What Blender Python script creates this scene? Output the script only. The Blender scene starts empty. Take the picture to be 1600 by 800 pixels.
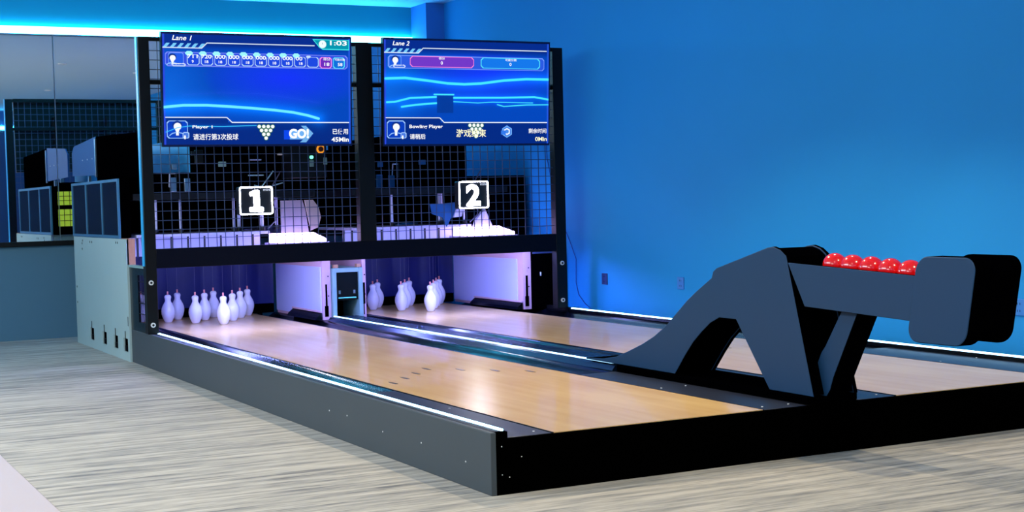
import bpy, bmesh, math, random
import numpy as np
from mathutils import Vector, Matrix
random.seed(7)
SC = bpy.context.scene
COL = SC.collection

# ------------------------------------------------------------------ camera
FPX, PPX, PPY = 2251.39, 723.12, 423.58
YAW, PITCH, ROLL = 0.4575, -0.0487, -0.0256
CAM = Vector((-3.1937, -6.2274, 1.45))
def make_camera():
    fw = Vector((math.sin(YAW)*math.cos(PITCH), math.cos(YAW)*math.cos(PITCH), math.sin(PITCH)))
    rt = Vector((math.cos(YAW), -math.sin(YAW), 0)); up = rt.cross(fw)
    r2 = rt*math.cos(ROLL)+up*math.sin(ROLL); u2 = -rt*math.sin(ROLL)+up*math.cos(ROLL)
    cd = bpy.data.cameras.new('camera'); co = bpy.data.objects.new('camera', cd); COL.objects.link(co)
    m = Matrix((r2, u2, -fw)).transposed().to_4x4(); m.translation = CAM
    co.matrix_world = m
    cd.sensor_width = 36; cd.lens = FPX/1600*36
    cd.shift_x = (800-PPX)/1600; cd.shift_y = (PPY-400)/1600
    cd.clip_start = .05; cd.clip_end = 100
    SC.camera = co
make_camera()

# ------------------------------------------------------------------ colour management, world, lights
SC.view_settings.view_transform = 'Standard'; SC.view_settings.look = 'None'
SC.view_settings.gamma = 1; SC.view_settings.use_curve_mapping = False
SC.view_settings.exposure = 0.0
W = bpy.data.worlds.new('world'); SC.world = W; W.use_nodes = True
W.node_tree.nodes['Background'].inputs[0].default_value = (0.03, 0.10, 0.30, 1)
W.node_tree.nodes['Background'].inputs[1].default_value = 0.15
def area(name, loc, size, power, col, rot=(0,0,0), sy=None, spread=None):
    l = bpy.data.lights.new(name, 'AREA'); l.energy = power; l.color = col
    l.shape = 'RECTANGLE'; l.size = size; l.size_y = sy or size
    if spread: l.spread = spread
    o = bpy.data.objects.new(name, l); COL.objects.link(o); o.location = loc; o.rotation_euler = rot
    return o
def spot(name, loc, power, col, ang, rot=(0,0,0), r=.05, blend=.4):
    l = bpy.data.lights.new(name, 'SPOT'); l.energy = power; l.color = col
    l.spot_size = ang; l.spot_blend = blend; l.shadow_soft_size = r
    o = bpy.data.objects.new(name, l); COL.objects.link(o); o.location = loc; o.rotation_euler = rot
    return o
WARM = (1.0, .90, .76)
area('added_fill_light', (-4.6, 3.0, 3.80), 1.8, 720, (.93,.96,1.0), (0, math.radians(-25), 0), sy=7)  # fill light added out of view to brighten the left-facing sides
area('added_fill_light', (-6.4, -4.0, 3.80), 2.2, 260, WARM, (0, math.radians(-20), 0), sy=3)  # second fill light added out of view
spot('downlight_glow', (2.35, -2.85, 3.84), 330, (1.0, .85, .57), math.radians(125))
spot('downlight_glow', (-1.2, -3.2, 3.84), 300, WARM, math.radians(130))
spot('downlight_glow', (1.6, 2.6, 3.84), 380, (1.0, .83, .60), math.radians(120))
spot('downlight_glow', (3.2, 1.2, 3.84), 150, WARM, math.radians(75))

# ------------------------------------------------------------------ materials
def lin(c):
    return tuple(((x/255)/12.92 if x/255 <= .04045 else ((x/255+.055)/1.055)**2.4) for x in c)
MATS = {}
def M(name, rgb, rough=.5, metal=0, spec=.5, emit=None, es=0, coat=0, alpha=1, trans=0, noise=None, bump=None, srgb=True):
    if name in MATS: return MATS[name]
    m = bpy.data.materials.new(name); m.use_nodes = True
    nt = m.node_tree; b = nt.nodes['Principled BSDF']
    c = lin(rgb) if srgb else rgb
    b.inputs['Base Color'].default_value = (*c, 1); b.inputs['Roughness'].default_value = rough
    b.inputs['Metallic'].default_value = metal; b.inputs['Specular IOR Level'].default_value = spec
    b.inputs['Coat Weight'].default_value = coat; b.inputs['Coat Roughness'].default_value = .05
    b.inputs['Alpha'].default_value = alpha; b.inputs['Transmission Weight'].default_value = trans
    if emit:
        b.inputs['Emission Color'].default_value = (*(lin(emit) if srgb else emit), 1); b.inputs['Emission Strength'].default_value = es
    if noise or bump:
        tc = nt.nodes.new('ShaderNodeTexCoord'); n = nt.nodes.new('ShaderNodeTexNoise')
        n.inputs['Scale'].default_value = (noise or bump)[0]; n.inputs['Detail'].default_value = 5
        nt.links.new(tc.outputs['Object'], n.inputs['Vector'])
        if noise:
            mx = nt.nodes.new('ShaderNodeMix'); mx.data_type = 'RGBA'
            k = noise[1]
            mx.inputs[6].default_value = (*[x*(1-k) for x in c], 1); mx.inputs[7].default_value = (*[min(1, x*(1+k)) for x in c], 1)
            nt.links.new(n.outputs['Fac'], mx.inputs[0]); nt.links.new(mx.outputs[2], b.inputs['Base Color'])
        if bump:
            bp = nt.nodes.new('ShaderNodeBump'); bp.inputs['Strength'].default_value = bump[1]; bp.inputs['Distance'].default_value = .01
            nt.links.new(n.outputs['Fac'], bp.inputs['Height']); nt.links.new(bp.outputs[0], b.inputs['Normal'])
    MATS[name] = m
    return m
def E(name, rgb, strength=1, srgb=True):
    if name in MATS: return MATS[name]
    m = bpy.data.materials.new(name); m.use_nodes = True
    nt = m.node_tree; nt.nodes.clear()
    e = nt.nodes.new('ShaderNodeEmission'); o = nt.nodes.new('ShaderNodeOutputMaterial')
    e.inputs[0].default_value = (*(lin(rgb) if srgb else rgb), 1); e.inputs[1].default_value = strength
    nt.links.new(e.outputs[0], o.inputs[0]); MATS[name] = m
    return m
def carpet_mat():
    m = bpy.data.materials.new('streaked_carpet'); m.use_nodes = True; nt = m.node_tree; b = nt.nodes['Principled BSDF']
    N = nt.nodes.new; L = nt.links.new
    tc = N('ShaderNodeTexCoord')
    def streak(sx, sy, det):
        mp = N('ShaderNodeMapping'); mp.inputs['Scale'].default_value = (sx, sy, 1); L(tc.outputs['Object'], mp.inputs['Vector'])
        n = N('ShaderNodeTexNoise'); n.inputs['Scale'].default_value = 1; n.inputs['Detail'].default_value = det; n.inputs['Roughness'].default_value = .6
        L(mp.outputs[0], n.inputs['Vector']); return n
    a = streak(1.1, 17, 6); c = streak(5, 60, 4); d = streak(.35, 1.3, 2)
    ad = N('ShaderNodeMath'); ad.operation = 'MULTIPLY_ADD'; ad.inputs[1].default_value = .55; L(a.outputs['Fac'], ad.inputs[0])
    mu = N('ShaderNodeMath'); mu.operation = 'MULTIPLY_ADD'; mu.inputs[1].default_value = .3; L(c.outputs['Fac'], mu.inputs[0])
    md = N('ShaderNodeMath'); md.operation = 'MULTIPLY'; md.inputs[1].default_value = .15; L(d.outputs['Fac'], md.inputs[0])
    L(md.outputs[0], mu.inputs[2]); L(mu.outputs[0], ad.inputs[2])
    r = N('ShaderNodeValToRGB'); L(ad.outputs[0], r.inputs[0])
    els = r.color_ramp.elements
    els[0].position = .36; els[0].color = (*lin((92, 92, 94)), 1)
    els[1].position = .62; els[1].color = (*lin((192, 184, 170)), 1)
    e = els.new(.47); e.color = (*lin((150, 146, 138)), 1)
    e = els.new(.53); e.color = (*lin((172, 165, 153)), 1)
    L(r.outputs[0], b.inputs['Base Color']); b.inputs['Roughness'].default_value = .8; b.inputs['Specular IOR Level'].default_value = .25
    bp = N('ShaderNodeBump'); bp.inputs['Strength'].default_value = .25; bp.inputs['Distance'].default_value = .004
    L(c.outputs['Fac'], bp.inputs['Height']); L(bp.outputs[0], b.inputs['Normal'])
    return m
def lane_mat():
    m = bpy.data.materials.new('maple_lane'); m.use_nodes = True; nt = m.node_tree; b = nt.nodes['Principled BSDF']
    N = nt.nodes.new; L = nt.links.new
    tc = N('ShaderNodeTexCoord'); mp = N('ShaderNodeMapping'); mp.inputs['Scale'].default_value = (9, .7, 1); L(tc.outputs['Object'], mp.inputs['Vector'])
    n = N('ShaderNodeTexNoise'); n.inputs['Scale'].default_value = 1.2; n.inputs['Detail'].default_value = 7; L(mp.outputs[0], n.inputs['Vector'])
    mp2 = N('ShaderNodeMapping'); mp2.inputs['Scale'].default_value = (1.1, .9, 1); L(tc.outputs['Object'], mp2.inputs['Vector'])
    n2 = N('ShaderNodeTexNoise'); n2.inputs['Scale'].default_value = 1.4; n2.inputs['Detail'].default_value = 3; L(mp2.outputs[0], n2.inputs['Vector'])
    av = N('ShaderNodeMath'); av.operation = 'MULTIPLY_ADD'; av.inputs[1].default_value = .5; L(n.outputs['Fac'], av.inputs[0])
    hf = N('ShaderNodeMath'); hf.operation = 'MULTIPLY'; hf.inputs[1].default_value = .5; L(n2.outputs['Fac'], hf.inputs[0]); L(hf.outputs[0], av.inputs[2])
    r = N('ShaderNodeValToRGB'); L(av.outputs[0], r.inputs[0]); els = r.color_ramp.elements
    els[0].position = .38; els[0].color = (*lin((224, 178, 116)), 1); els[1].position = .62; els[1].color = (*lin((238, 196, 132)), 1)
    L(r.outputs[0], b.inputs['Base Color']); b.inputs['Roughness'].default_value = .26; b.inputs['Specular IOR Level'].default_value = .38
    b.inputs['Coat Weight'].default_value = .4; b.inputs['Coat Roughness'].default_value = .08
    return m
BLUEW = M('blue_wall_paint', (22, 136, 208), .7, spec=.3, noise=(1.2, .05))
BACKW = M('slate_blue_wall_paint', (82, 122, 144), .75, spec=.3)
SOFF = M('soffit_blue_paint', (10, 132, 155), .7, spec=.3)
CEIL = M('ceiling_paint', (180, 220, 250), .85, spec=.2)
DARKW = M('dark_blue_wall_paint', (30, 70, 120), .8)
CARPET = carpet_mat(); LANE = lane_mat()
PALE = M('pale_vinyl', (186, 170, 168), .5)
BLACK = M('black_powder_coat', (5, 6, 10), .45, spec=.25)
BLACKG = M('black_gloss', (4, 6, 12), .2, spec=.3)
PLATE = M('black_deck_plate', (30, 38, 56), .4, spec=.5)
SIDEB = M('charcoal_side_board', (64, 72, 77), .5, spec=.35, noise=(1.5, .1))
FRONTB = M('black_front_board', (1, 1, 1), .8, spec=.0)
RETURN = M('slate_ball_return_laminate', (20, 56, 90), .5, spec=.3)
RETBLK = M('black_ball_return_core', (1, 1, 2), .9, spec=.0)
REDB = M('glossy_red_ball', (225, 14, 18), .16, coat=.7)
PINW = M('white_pin_plastic', (238, 234, 242), .22, coat=.4)
ORNG = M('orange_pin_cord_plug', (235, 150, 140), .5)
CORD = M('grey_nylon_cord', (70, 75, 105), .6)
CURT = M('dark_blue_pit_curtain', (2, 16, 84), .4, spec=.25, noise=(3, .3))
KICK = M('white_kickback_sheet', (198, 202, 255), .3, spec=.5)
EDGE = M('pinkish_plywood_edge', (205, 165, 185), .6)
TEAL = M('pale_teal_frame_metal', (130, 165, 165), .4)
PANEL = M('grey_teal_steel_panel', (168, 190, 188), .42, spec=.4, noise=(2, .05))
WOOD = M('raw_plywood_end', (180, 130, 100), .7, noise=(30, .15))
ALU = M('brushed_silver_metal', (170, 185, 205), .3, metal=1)
CHROME = M('chrome', (225, 230, 240), .12, metal=1)
GLASS = M('smoked_glass', (10, 13, 18), .1, spec=.2)
BLUEST = M('blue_grey_sheet_metal', (34, 92, 150), .55, spec=.2)
MIRR = M('mirror_silver', (238, 244, 250), .015, metal=1)
WHITEP = M('white_plastic', (225, 225, 225), .4)
GREYP = M('grey_plastic', (95, 120, 150), .45)
LED_W = E('white_led_line', (.38, .70, 1.0), 6.5, srgb=False)
LED_C = E('cyan_led_strip', (.06, .60, 1.0), 30, srgb=False)
LED_P = E('violet_white_lamp', (.27, .32, 1.0), 150.0, srgb=False)
LED_F = E('cyan_led_strip_dim', (.05, .60, 1.0), 24, srgb=False)
SIGN_W = E('white_sign_light', (.84, .84, 1.0), 38.0, srgb=False)

# ------------------------------------------------------------------ mesh builder
class B:
    def __init__(s): s.v = []; s.f = []
    def add(s, vs, fs):
        o = len(s.v); s.v += [tuple(v) for v in vs]; s.f += [tuple(i+o for i in f) for f in fs]; return s
    def box(s, x0, x1, y0, y1, z0, z1):
        return s.add([(x0,y0,z0),(x1,y0,z0),(x1,y1,z0),(x0,y1,z0),(x0,y0,z1),(x1,y0,z1),(x1,y1,z1),(x0,y1,z1)],
                     [(0,3,2,1),(4,5,6,7),(0,1,5,4),(1,2,6,5),(2,3,7,6),(3,0,4,7)])
    def prism(s, prof, axis, a, b):
        # prof: 2-D polygon in the plane of the other two axes
        n = len(prof)
        def p(q, t):
            if axis == 0: return (t, q[0], q[1])
            if axis == 1: return (q[0], t, q[1])
            return (q[0], q[1], t)
        vs = [p(q, a) for q in prof]+[p(q, b) for q in prof]
        fs = [tuple(range(n-1, -1, -1)), tuple(range(n, 2*n))]+[(i, (i+1) % n, (i+1) % n+n, i+n) for i in range(n)]
        return s.add(vs, fs)
    def tube(s, p0, p1, r, n=8, r1=None):
        p0 = Vector(p0); p1 = Vector(p1); d = (p1-p0).normalized(); r1 = r if r1 is None else r1
        a = d.orthogonal().normalized(); b = d.cross(a)
        vs = [p0+(a*math.cos(2*math.pi*i/n)+b*math.sin(2*math.pi*i/n))*r for i in range(n)]+[p1+(a*math.cos(2*math.pi*i/n)+b*math.sin(2*math.pi*i/n))*r1 for i in range(n)]
        return s.add(vs, [tuple(range(n-1, -1, -1)), tuple(range(n, 2*n))]+[(i, (i+1) % n, (i+1) % n+n, i+n) for i in range(n)])
    def path(s, pts, r, n=8):
        for a, b in zip(pts, pts[1:]): s.tube(a, b, r, n)
        return s
    def lathe(s, prof, c=(0,0,0), n=32):
        vs = []; fs = []
        for r, z in prof:
            for i in range(n): vs.append((c[0]+r*math.cos(2*math.pi*i/n), c[1]+r*math.sin(2*math.pi*i/n), c[2]+z))
        for k in range(len(prof)-1):
            for i in range(n): fs.append((k*n+i, k*n+(i+1) % n, (k+1)*n+(i+1) % n, (k+1)*n+i))
        fs.append(tuple(range(n-1, -1, -1))); fs.append(tuple((len(prof)-1)*n+i for i in range(n)))
        return s.add(vs, fs)
    def sphere(s, c, r, nu=32, nv=18):
        return s.lathe([(max(1e-4, r*math.sin(math.pi*k/nv)), -r*math.cos(math.pi*k/nv)) for k in range(nv+1)], c, nu)
def off(o):
    v = Vector((0,0,0))
    while o: v += o.location; o = o.parent
    return v
def obj(name, b, mat, parent=None, smooth=False, bevel=0, seg=2):
    d = off(parent) if parent else Vector((0,0,0))
    me = bpy.data.meshes.new(name)
    me.from_pydata([(x-d.x, y-d.y, z-d.z) for x, y, z in b.v], [], b.f); me.materials.append(mat)
    bm = bmesh.new(); bm.from_mesh(me); bmesh.ops.recalc_face_normals(bm, faces=bm.faces); bm.to_mesh(me); bm.free()
    o = bpy.data.objects.new(name, me); COL.objects.link(o)
    if parent: o.parent = parent
    if bevel:
        m = o.modifiers.new('bevel', 'BEVEL'); m.width = bevel; m.segments = seg; m.limit_method = 'ANGLE'; m.angle_limit = math.radians(28)
        for p in me.polygons: p.use_smooth = True
    if smooth or bevel:
        for p in me.polygons: p.use_smooth = True
        try: me.set_sharp_from_angle(angle=math.radians(35))
        except Exception: pass
    return o
def pieces(name, bs, mat, parent, **k):
    return [obj(name, b, mat, parent, **k) for b in bs]
def tag(o, label, cat, group=None, kind=None):
    o['label'] = label; o['category'] = cat
    if group: o['group'] = group
    if kind: o['kind'] = kind
    return o
def thing(name, loc, label, cat, group=None):
    o = bpy.data.objects.new(name, None); o.empty_display_size = .1; COL.objects.link(o); o.location = loc
    return tag(o, label, cat, group)
def struct(name, b, mat, label=None, cat=None, **k):
    o = obj(name, b, mat, **k); o['kind'] = 'structure'
    if label: o['label'] = label
    if cat: o['category'] = cat
    return o
def dup(root, loc, label):
    r = root.copy(); COL.objects.link(r); r.location = loc; r['label'] = label
    for ch in list(root.children):
        c = ch.copy(); COL.objects.link(c); c.parent = r
        for g in list(ch.children):
            d = g.copy(); COL.objects.link(d); d.parent = c
    return r
def rrect(x0, x1, z0, z1, r, n=6):
    pts = []
    for cx, cz, a0 in ((x1-r, z0+r, -90), (x1-r, z1-r, 0), (x0+r, z1-r, 90), (x0+r, z0+r, 180)):
        for i in range(n+1):
            a = math.radians(a0+90*i/n); pts.append((cx+r*math.cos(a), cz+r*math.sin(a)))
    return pts

# ------------------------------------------------------------------ room shell
XL, XR, YF, YB, ZC = -9.0, 4.69, -9.0, 10.583, 3.92
struct('floor', B().box(XL-.2, XR+.2, YF-.2, YB+.2, -.1, 0), CARPET, 'grey and beige carpet with long fine streaks', 'floor')
struct('ceiling', B().box(XL-.2, XR+.2, YF-.2, YB+.2, ZC, ZC+.1), CEIL, 'plain pale ceiling above the lanes', 'ceiling')
struct('wall_right', B().box(XR, XR+.2, YF, YB+.2, 0, ZC), BLUEW, 'plain blue wall running beside lane two', 'wall')
struct('wall_back', B().box(XL, XR, YB, YB+.2, 0, 3.44), BACKW, 'slate blue wall below the mirrors', 'wall')
struct('trim_1', B().box(XL, 4.44, YB-.004, YB+.2, 3.44, ZC), SOFF, 'blue soffit band between cove light and ceiling', 'wall trim')
struct('wall_left', B().box(XL-.2, XL, YF, YB+.2, 0, ZC), BACKW)
struct('wall_front', B().box(XL, XR, YF-.2, YF, 0, ZC), DARKW)
struct('trim_2', B().box(4.44, XR, 10.13, YB, 0, ZC), M('column_blue_paint', (40, 120, 195), .7), 'square blue column in the corner behind the screens', 'column')
struct('trim_3', B().box(-3.6, -1.925, -6, 2.73+3.0, 0, .012), PALE, 'pale smooth floor strip beside the carpet', 'floor trim', bevel=.004)

# mirrors, rail, cove lights and an added fill strip
def mirror(x0, x1, label):
    t = thing('wall_mirror', ((x0+x1)/2, YB-.02, 1.11), label, 'mirror')
    obj('mirror_glass', B().box(x0+.006, x1-.006, YB-.03, YB-.004, 1.115, 3.435), MIRR, t)
    obj('edge_strip', B().box(x0-.004, x0+.006, YB-.034, YB-.004, 1.115, 3.435), ALU, t)
    return t
mirror(-3.2, -.04, 'tall wall mirror left of the vertical seam, under the cove light')
mirror(-.04, 4.40, 'wide wall mirror right of the vertical seam, behind the bowling machinery')
tag(obj('mirror_rail', B().box(-3.2, 4.40, YB-.05, YB-.004, 1.06, 1.115), BLACK, bevel=.004), 'long black rail under the wall mirrors', 'rail')
cl = thing('cove_light', (1, YB-.03, 3.445), 'bright cyan cove light along the top of the wall mirrors', 'light')
obj('light_strip', B().box(-6, 4.43, YB-.055, YB-.006, 3.452, 3.535), LED_C, cl)
obj('strip_channel', B().box(-6, 4.43, YB-.06, YB-.004, 3.436, 3.451), ALU, cl)
cl = thing('cove_light', (0, YF+.03, 3.445), 'cyan cove light on the far wall seen only in the mirror', 'light')
obj('light_strip', B().box(XL, XR, YF+.006, YF+.055, 3.452, 3.535), LED_F, cl)
obj('strip_channel', B().box(XL, XR, YF+.004, YF+.06, 3.436, 3.451), ALU, cl)

cl = thing('cove_light', (XL+.03, 0, 3.445), 'unseen cyan fill strip added along the open left wall of the room', 'light')  # strip added out of view as blue fill for wall and machines
obj('light_strip', B().box(XL+.006, XL+.055, YF+.1, YB-.1, 3.452, 3.535), LED_F, cl)
obj('strip_channel', B().box(XL+.004, XL+.06, YF+.1, YB-.1, 3.436, 3.451), ALU, cl)
# ------------------------------------------------------------------ platform
H, ZL = .312, .278
pf = thing('lane_platform', (2.2, 3.5, 0), 'raised charcoal platform carrying the two bowling lanes', 'platform')
obj('side_board', B().box(0, .03, .0, 7.41, 0, H), SIDEB, pf, bevel=.003)
obj('top_rail', B().box(.03, .075, .03, 7.41, .24, H), BLACK, pf)
obj('front_board', B().prism([(.0305,0),(4.45,0),(4.45,.274),(.094,.274),(.094,H),(.0305,H)], 1, 0, .03), FRONTB, pf)
obj('right_rail', B().box(4.41, 4.45, .03, 7.2, 0, H), BLACK, pf)
obj('subfloor', B().box(.03, 4.41, .03, 9.3, .02, .2), BLACK, pf)
pieces('screw_head', [B().tube((-.002, y, z), (.004, y, z), .0045, 8) for y, z in ((.28, .13), (.82, .15), (1.35, .14), (1.9, .165), (2.2, .16))], WHITEP, pf)
pieces('screw_head', [B().tube((x, -.002, z), (x, .003, z), .003, 8) for x, z in ((.06, .24), (.06, .10), (.10, .085), (.17, .18))], WHITEP, pf)

LX = ((.3668, 1.6845), (2.6195, 3.9592))
arrow_dx = [-.51, -.34, -.17, 0, .17, .34, .51]
for k, (a, b) in enumerate(LX):
    nm = ('one', 'two')[k]
    t = thing('bowling_lane', ((a+b)/2, 4, .2), ['glossy maple bowling lane nearest the charcoal side board', 'glossy maple bowling lane nearest the blue wall'][k], 'bowling lane', 'bowling lanes')
    obj('lane_surface', B().box(a+.006, b-.006, .03, 9.2, .2, ZL), LANE, t)
    for e0 in (a, b-.006): obj('edge_strip', B().box(e0, e0+.006, .03, 9.2, .2, ZL+.001), BLACK, t)
    c = (a+b)/2-.015
    for j, dx in enumerate(arrow_dx):
        y = 2.95-abs(dx)*1.15
        obj('lane_arrow', B().prism([(c+dx-.011, y-.075), (c+dx+.011, y-.075), (c+dx+.013, y), (c+dx, y+.06), (c+dx-.013, y)], 2, ZL, ZL+.0012), M('dark_arrow_inlay', (60, 46, 44), .4), t)

# gutters (extruded sections), flat front deck plates
def section(prof, y0, y1, base=.2):
    p = list(prof)+[(prof[-1][0], base), (prof[0][0], base)]
    return B().prism(p, 1, y0, y1)
def arcg(x0, x1, zt, zb, n=10):
    return [(x0+(x1-x0)*i/n, zt-(zt-zb)*math.sin(math.pi*i/n)) for i in range(n+1)]
for x0, x1, lab in ((.078, .3668, 'glossy black gutter left of lane one behind the side board'),
                    (1.6845, 1.985, 'glossy black gutter between lane one and the centre ridge'),
                    (2.345, 2.6195, 'glossy black gutter between the centre ridge and lane two'),
                    (3.9592, 4.41, 'glossy black gutter along the foot of the blue wall')):
    t = thing('gutter', ((x0+x1)/2, 4, .2), lab, 'gutter', 'lane gutters')
    m = .03
    obj('channel', section([(x0+.001, .276)]+arcg(x0+m, x1-m, .274, .215)+[(x1-.001, .276)], 2.0, 9.0), BLACKG, t, smooth=True)
    obj('cover_plate', B().box(x0+.004, x1-.004, .032, 2.0, .24, .276), PLATE, t, bevel=.003)
    pieces('screw_head', [B().tube((xx, yy, .2755), (xx, yy, .279), .006, 8) for xx, yy in ((x0+.06, .12), (x1-.06, .12), (x0+.06, 1.1), (x1-.06, 1.1))], WHITEP, t)
# centre ridge with grooves
rg = thing('centre_ridge', (2.165, 5, .2), 'grooved black ridge between the two lanes with a light line', 'ridge')
pr = [(1.986, .262), (2.02, .306), (2.045, .312), (2.085, .312)]
x = 2.10
while x < 2.31:
    pr += [(x, .300), (x+.008, .300), (x+.010, .312), (x+.026, .312)]; x += .036
pr += [(2.325, .300), (2.344, .262)]
obj('ridge_body', section(pr, 2.06, 7.43), M('blue_black_ribbed_metal', (34, 60, 88), .25, metal=.6), rg)
obj('light_line', B().box(2.058, 2.078, 2.17, 7.43, .311, .3165), LED_W, rg)
t = thing('light_line', (.088, 3.6, .3), 'white light line on top of the side board of lane one', 'light')
obj('diffuser', B().box(.074, .102, .06, 7.15, .306, .3165), LED_W, t)
obj('channel', B().box(.0755, .1005, .035, 7.2, .277, .306), BLACKG, t)
t = thing('light_line', (4.40, 3.6, .3), 'white light line at the foot of the blue wall', 'light')
obj('diffuser', B().box(4.382, 4.402, .0, 6.64, .306, .3165), LED_W, t)
obj('channel', B().box(4.378, 4.409, .035, 6.7, .277, .306), BLACKG, t)

# ------------------------------------------------------------------ masking frame with wire mesh
YM = 6.72
fr = thing('masking_frame', (2.19, YM, H), 'tall black steel frame with wire mesh holding the screens over the lanes', 'frame')
for x0, x1 in ((-.012, .088), (2.093, 2.26), (4.27, 4.39)):
    zz = H if x0 != 2.093 else 1.084
    obj('post', B().box(x0, x1, YM, YM+.1, zz, 3.0), BLACK, fr, bevel=.004)
obj('cross_beam', B().box(-.012+.1, 4.27, YM, YM+.1, .908, 1.084), M('dark_navy_beam', (2, 6, 24), .5, spec=.12), fr, bevel=.004)
for x0, x1 in ((.088, 2.093), (2.26, 4.27)):
    obj('top_rail', B().box(x0, x1, YM+.01, YM+.06, 2.965, 3.0), BLACK, fr)
    obj('middle_rail', B().box(x0, x1, YM+.03, YM+.07, 2.575, 2.615), BLACK, fr)
    mb = B(); s = .087
    n = int((x1-x0)/s)
    for i in range(1, n+1):
        xx = x0+(x1-x0)*i/(n+1); mb.box(xx-.003, xx+.003, YM+.0435, YM+.0505, 1.084, 2.965)
    nz = int((2.965-1.084)/s)
    for i in range(1, nz+1):
        zz = 1.084+(2.965-1.084)*i/(nz+1); mb.box(x0, x1, YM+.037, YM+.044, zz-.003, zz+.003)
    obj('wire_mesh', mb, M('blue_black_wire', (62, 76, 112), .4, metal=.3), fr)
obj('painted_light_rim', B().box(-.018, -.012, YM+.03, YM+.1, .93, 3.0), M('cyan_light_rim_paint', (50, 175, 235), .35), fr)  # cyan rim of light on the post, added as a painted strip
for x, z in ((.03, .78), (.035, .395), (4.33, .78), (4.33, .395)):
    bt = obj('bolt', B().tube((x, YM-.012, z), (x, YM, z), .022, 16), WHITEP, fr)
    obj('bolt_socket', B().tube((x, YM-.0135, z), (x, YM-.0121, z), .011, 12), BLACK, bt)
# left closing panel beside the pin deck (between frame and machine housing)
sp = thing('side_mask_panel', (.01, 7.1, .3), 'black side panel with barred window between frame and steel housing', 'panel')
pb = B()
pb.box(0, .02, YM+.1, 6.84, H, .905); pb.box(0, .02, 7.10, 7.41, H, .905); pb.box(0, .02, 6.84, 7.10, H, .40); pb.box(0, .02, 6.84, 7.10, .84, .905)
obj('panel', pb, BLACKG, sp)
pb = B()
for y in (6.89, 6.945, 7.0, 7.055): pb.box(.006, .012, y-.004, y+.004, .40, .84)
for z in (.48, .58, .68, .78): pb.box(.006, .012, 6.84, 7.10, z-.004, z+.004)
obj('window_bars', pb, BLACK, sp)
obj('ledge', B().box(-.01, .05, YM+.1, 7.41, .905, .925), TEAL, sp)

# ------------------------------------------------------------------ televisions with score pictures
PW, PH = 560, 320
def canvas(): return np.zeros((PH, PW, 3))
def S(c): return np.array(lin(c))
class Pic:
    def __init__(s):
        s.a = canvas(); s.y, s.x = np.mgrid[0:PH, 0:PW]; s.u = (s.x+.5)/PW; s.v = (s.y+.5)/PH
    def mixm(s, m, c): 
        m = np.clip(m, 0, 1)[..., None]; s.a = s.a*(1-m)+S(c)*m
    def addm(s, m, c): s.a = s.a+np.clip(m, 0, 1)[..., None]*S(c)
    def rect(s, u0, u1, v0, v1, c, al=1, cut=0):
        m = (s.u >= u0) & (s.u <= u1) & (s.v >= v0) & (s.v <= v1)
        if cut:
            A = PW/PH
            du = np.minimum(s.u-u0, u1-s.u)*A; dv = np.minimum(s.v-v0, v1-s.v); m &= (du+dv > cut)
        s.mixm(m*al, c)
    def frame(s, u0, u1, v0, v1, c, fill, w=.0042, cut=.012, al=1):
        s.rect(u0, u1, v0, v1, c, 1, cut); s.rect(u0+w, u1-w, v0+w*1.75, v1-w*1.75, fill, al, cut)
    def poly(s, pts, c, al=1):
        m = np.zeros((PH, PW), bool); n = len(pts)
        for i in range(n):
            (x0, y0), (x1, y1) = pts[i], pts[(i+1) % n]
            if y0 == y1: continue
            cnd = ((s.v < y0) != (s.v < y1)) & (s.u < (x1-x0)*(s.v-y0)/(y1-y0)+x0); m ^= cnd
        s.mixm(m*al, c)
    def line(s, pts, w, c, glow=0, gc=None):
        A = PW/PH; d = np.full((PH, PW), 9.)
        for (x0, y0), (x1, y1) in zip(pts, pts[1:]):
            ax, ay = x0*A, y0; bx, by = x1*A, y1; L = (bx-ax)**2+(by-ay)**2+1e-12
            t = np.clip(((s.u*A-ax)*(bx-ax)+(s.v-ay)*(by-ay))/L, 0, 1)
            d = np.minimum(d, np.hypot(s.u*A-ax-t*(bx-ax), s.v-ay-t*(by-ay)))
        if glow: s.addm(np.exp(-(d/glow)**1.4)*.75, gc or c)
        s.mixm(np.clip((w-d)/.003+.5, 0, 1), c)
    def disc(s, u, v, r, c):
        A = PW/PH; d = np.hypot((s.u-u)*A, s.v-v); s.mixm(np.clip((r-d)/.003+.5, 0, 1), c)
    def ell(s, u, v, ru, rv, c):
        d = np.hypot((s.u-u)/ru, (s.v-v)/rv); s.mixm(np.clip((1-d)/.06+.5, 0, 1), c)
    def avatar(s, u, v, h):
        s.ell(u, v-h*.22, h*.20, h*.30, (12, 50, 140)); s.ell(u+.001, v-h*.12, h*.15, h*.26, (250, 252, 255))
        s.poly([(u-h*.10, v), (u+h*.10, v), (u+h*.05, v+h*.3), (u+h*.05, v+h*.5), (u-h*.05, v+h*.5), (u-h*.05, v+h*.3)], (250, 252, 255))
        s.line([(u-h*.3, v+h*.5), (u-h*.2, v+h*.36), (u-h*.05, v+h*.3)], .004, (150, 200, 255)); s.line([(u+h*.05, v+h*.3), (u+h*.2, v+h*.36), (u+h*.3, v+h*.5)], .004, (150, 200, 255))
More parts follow.
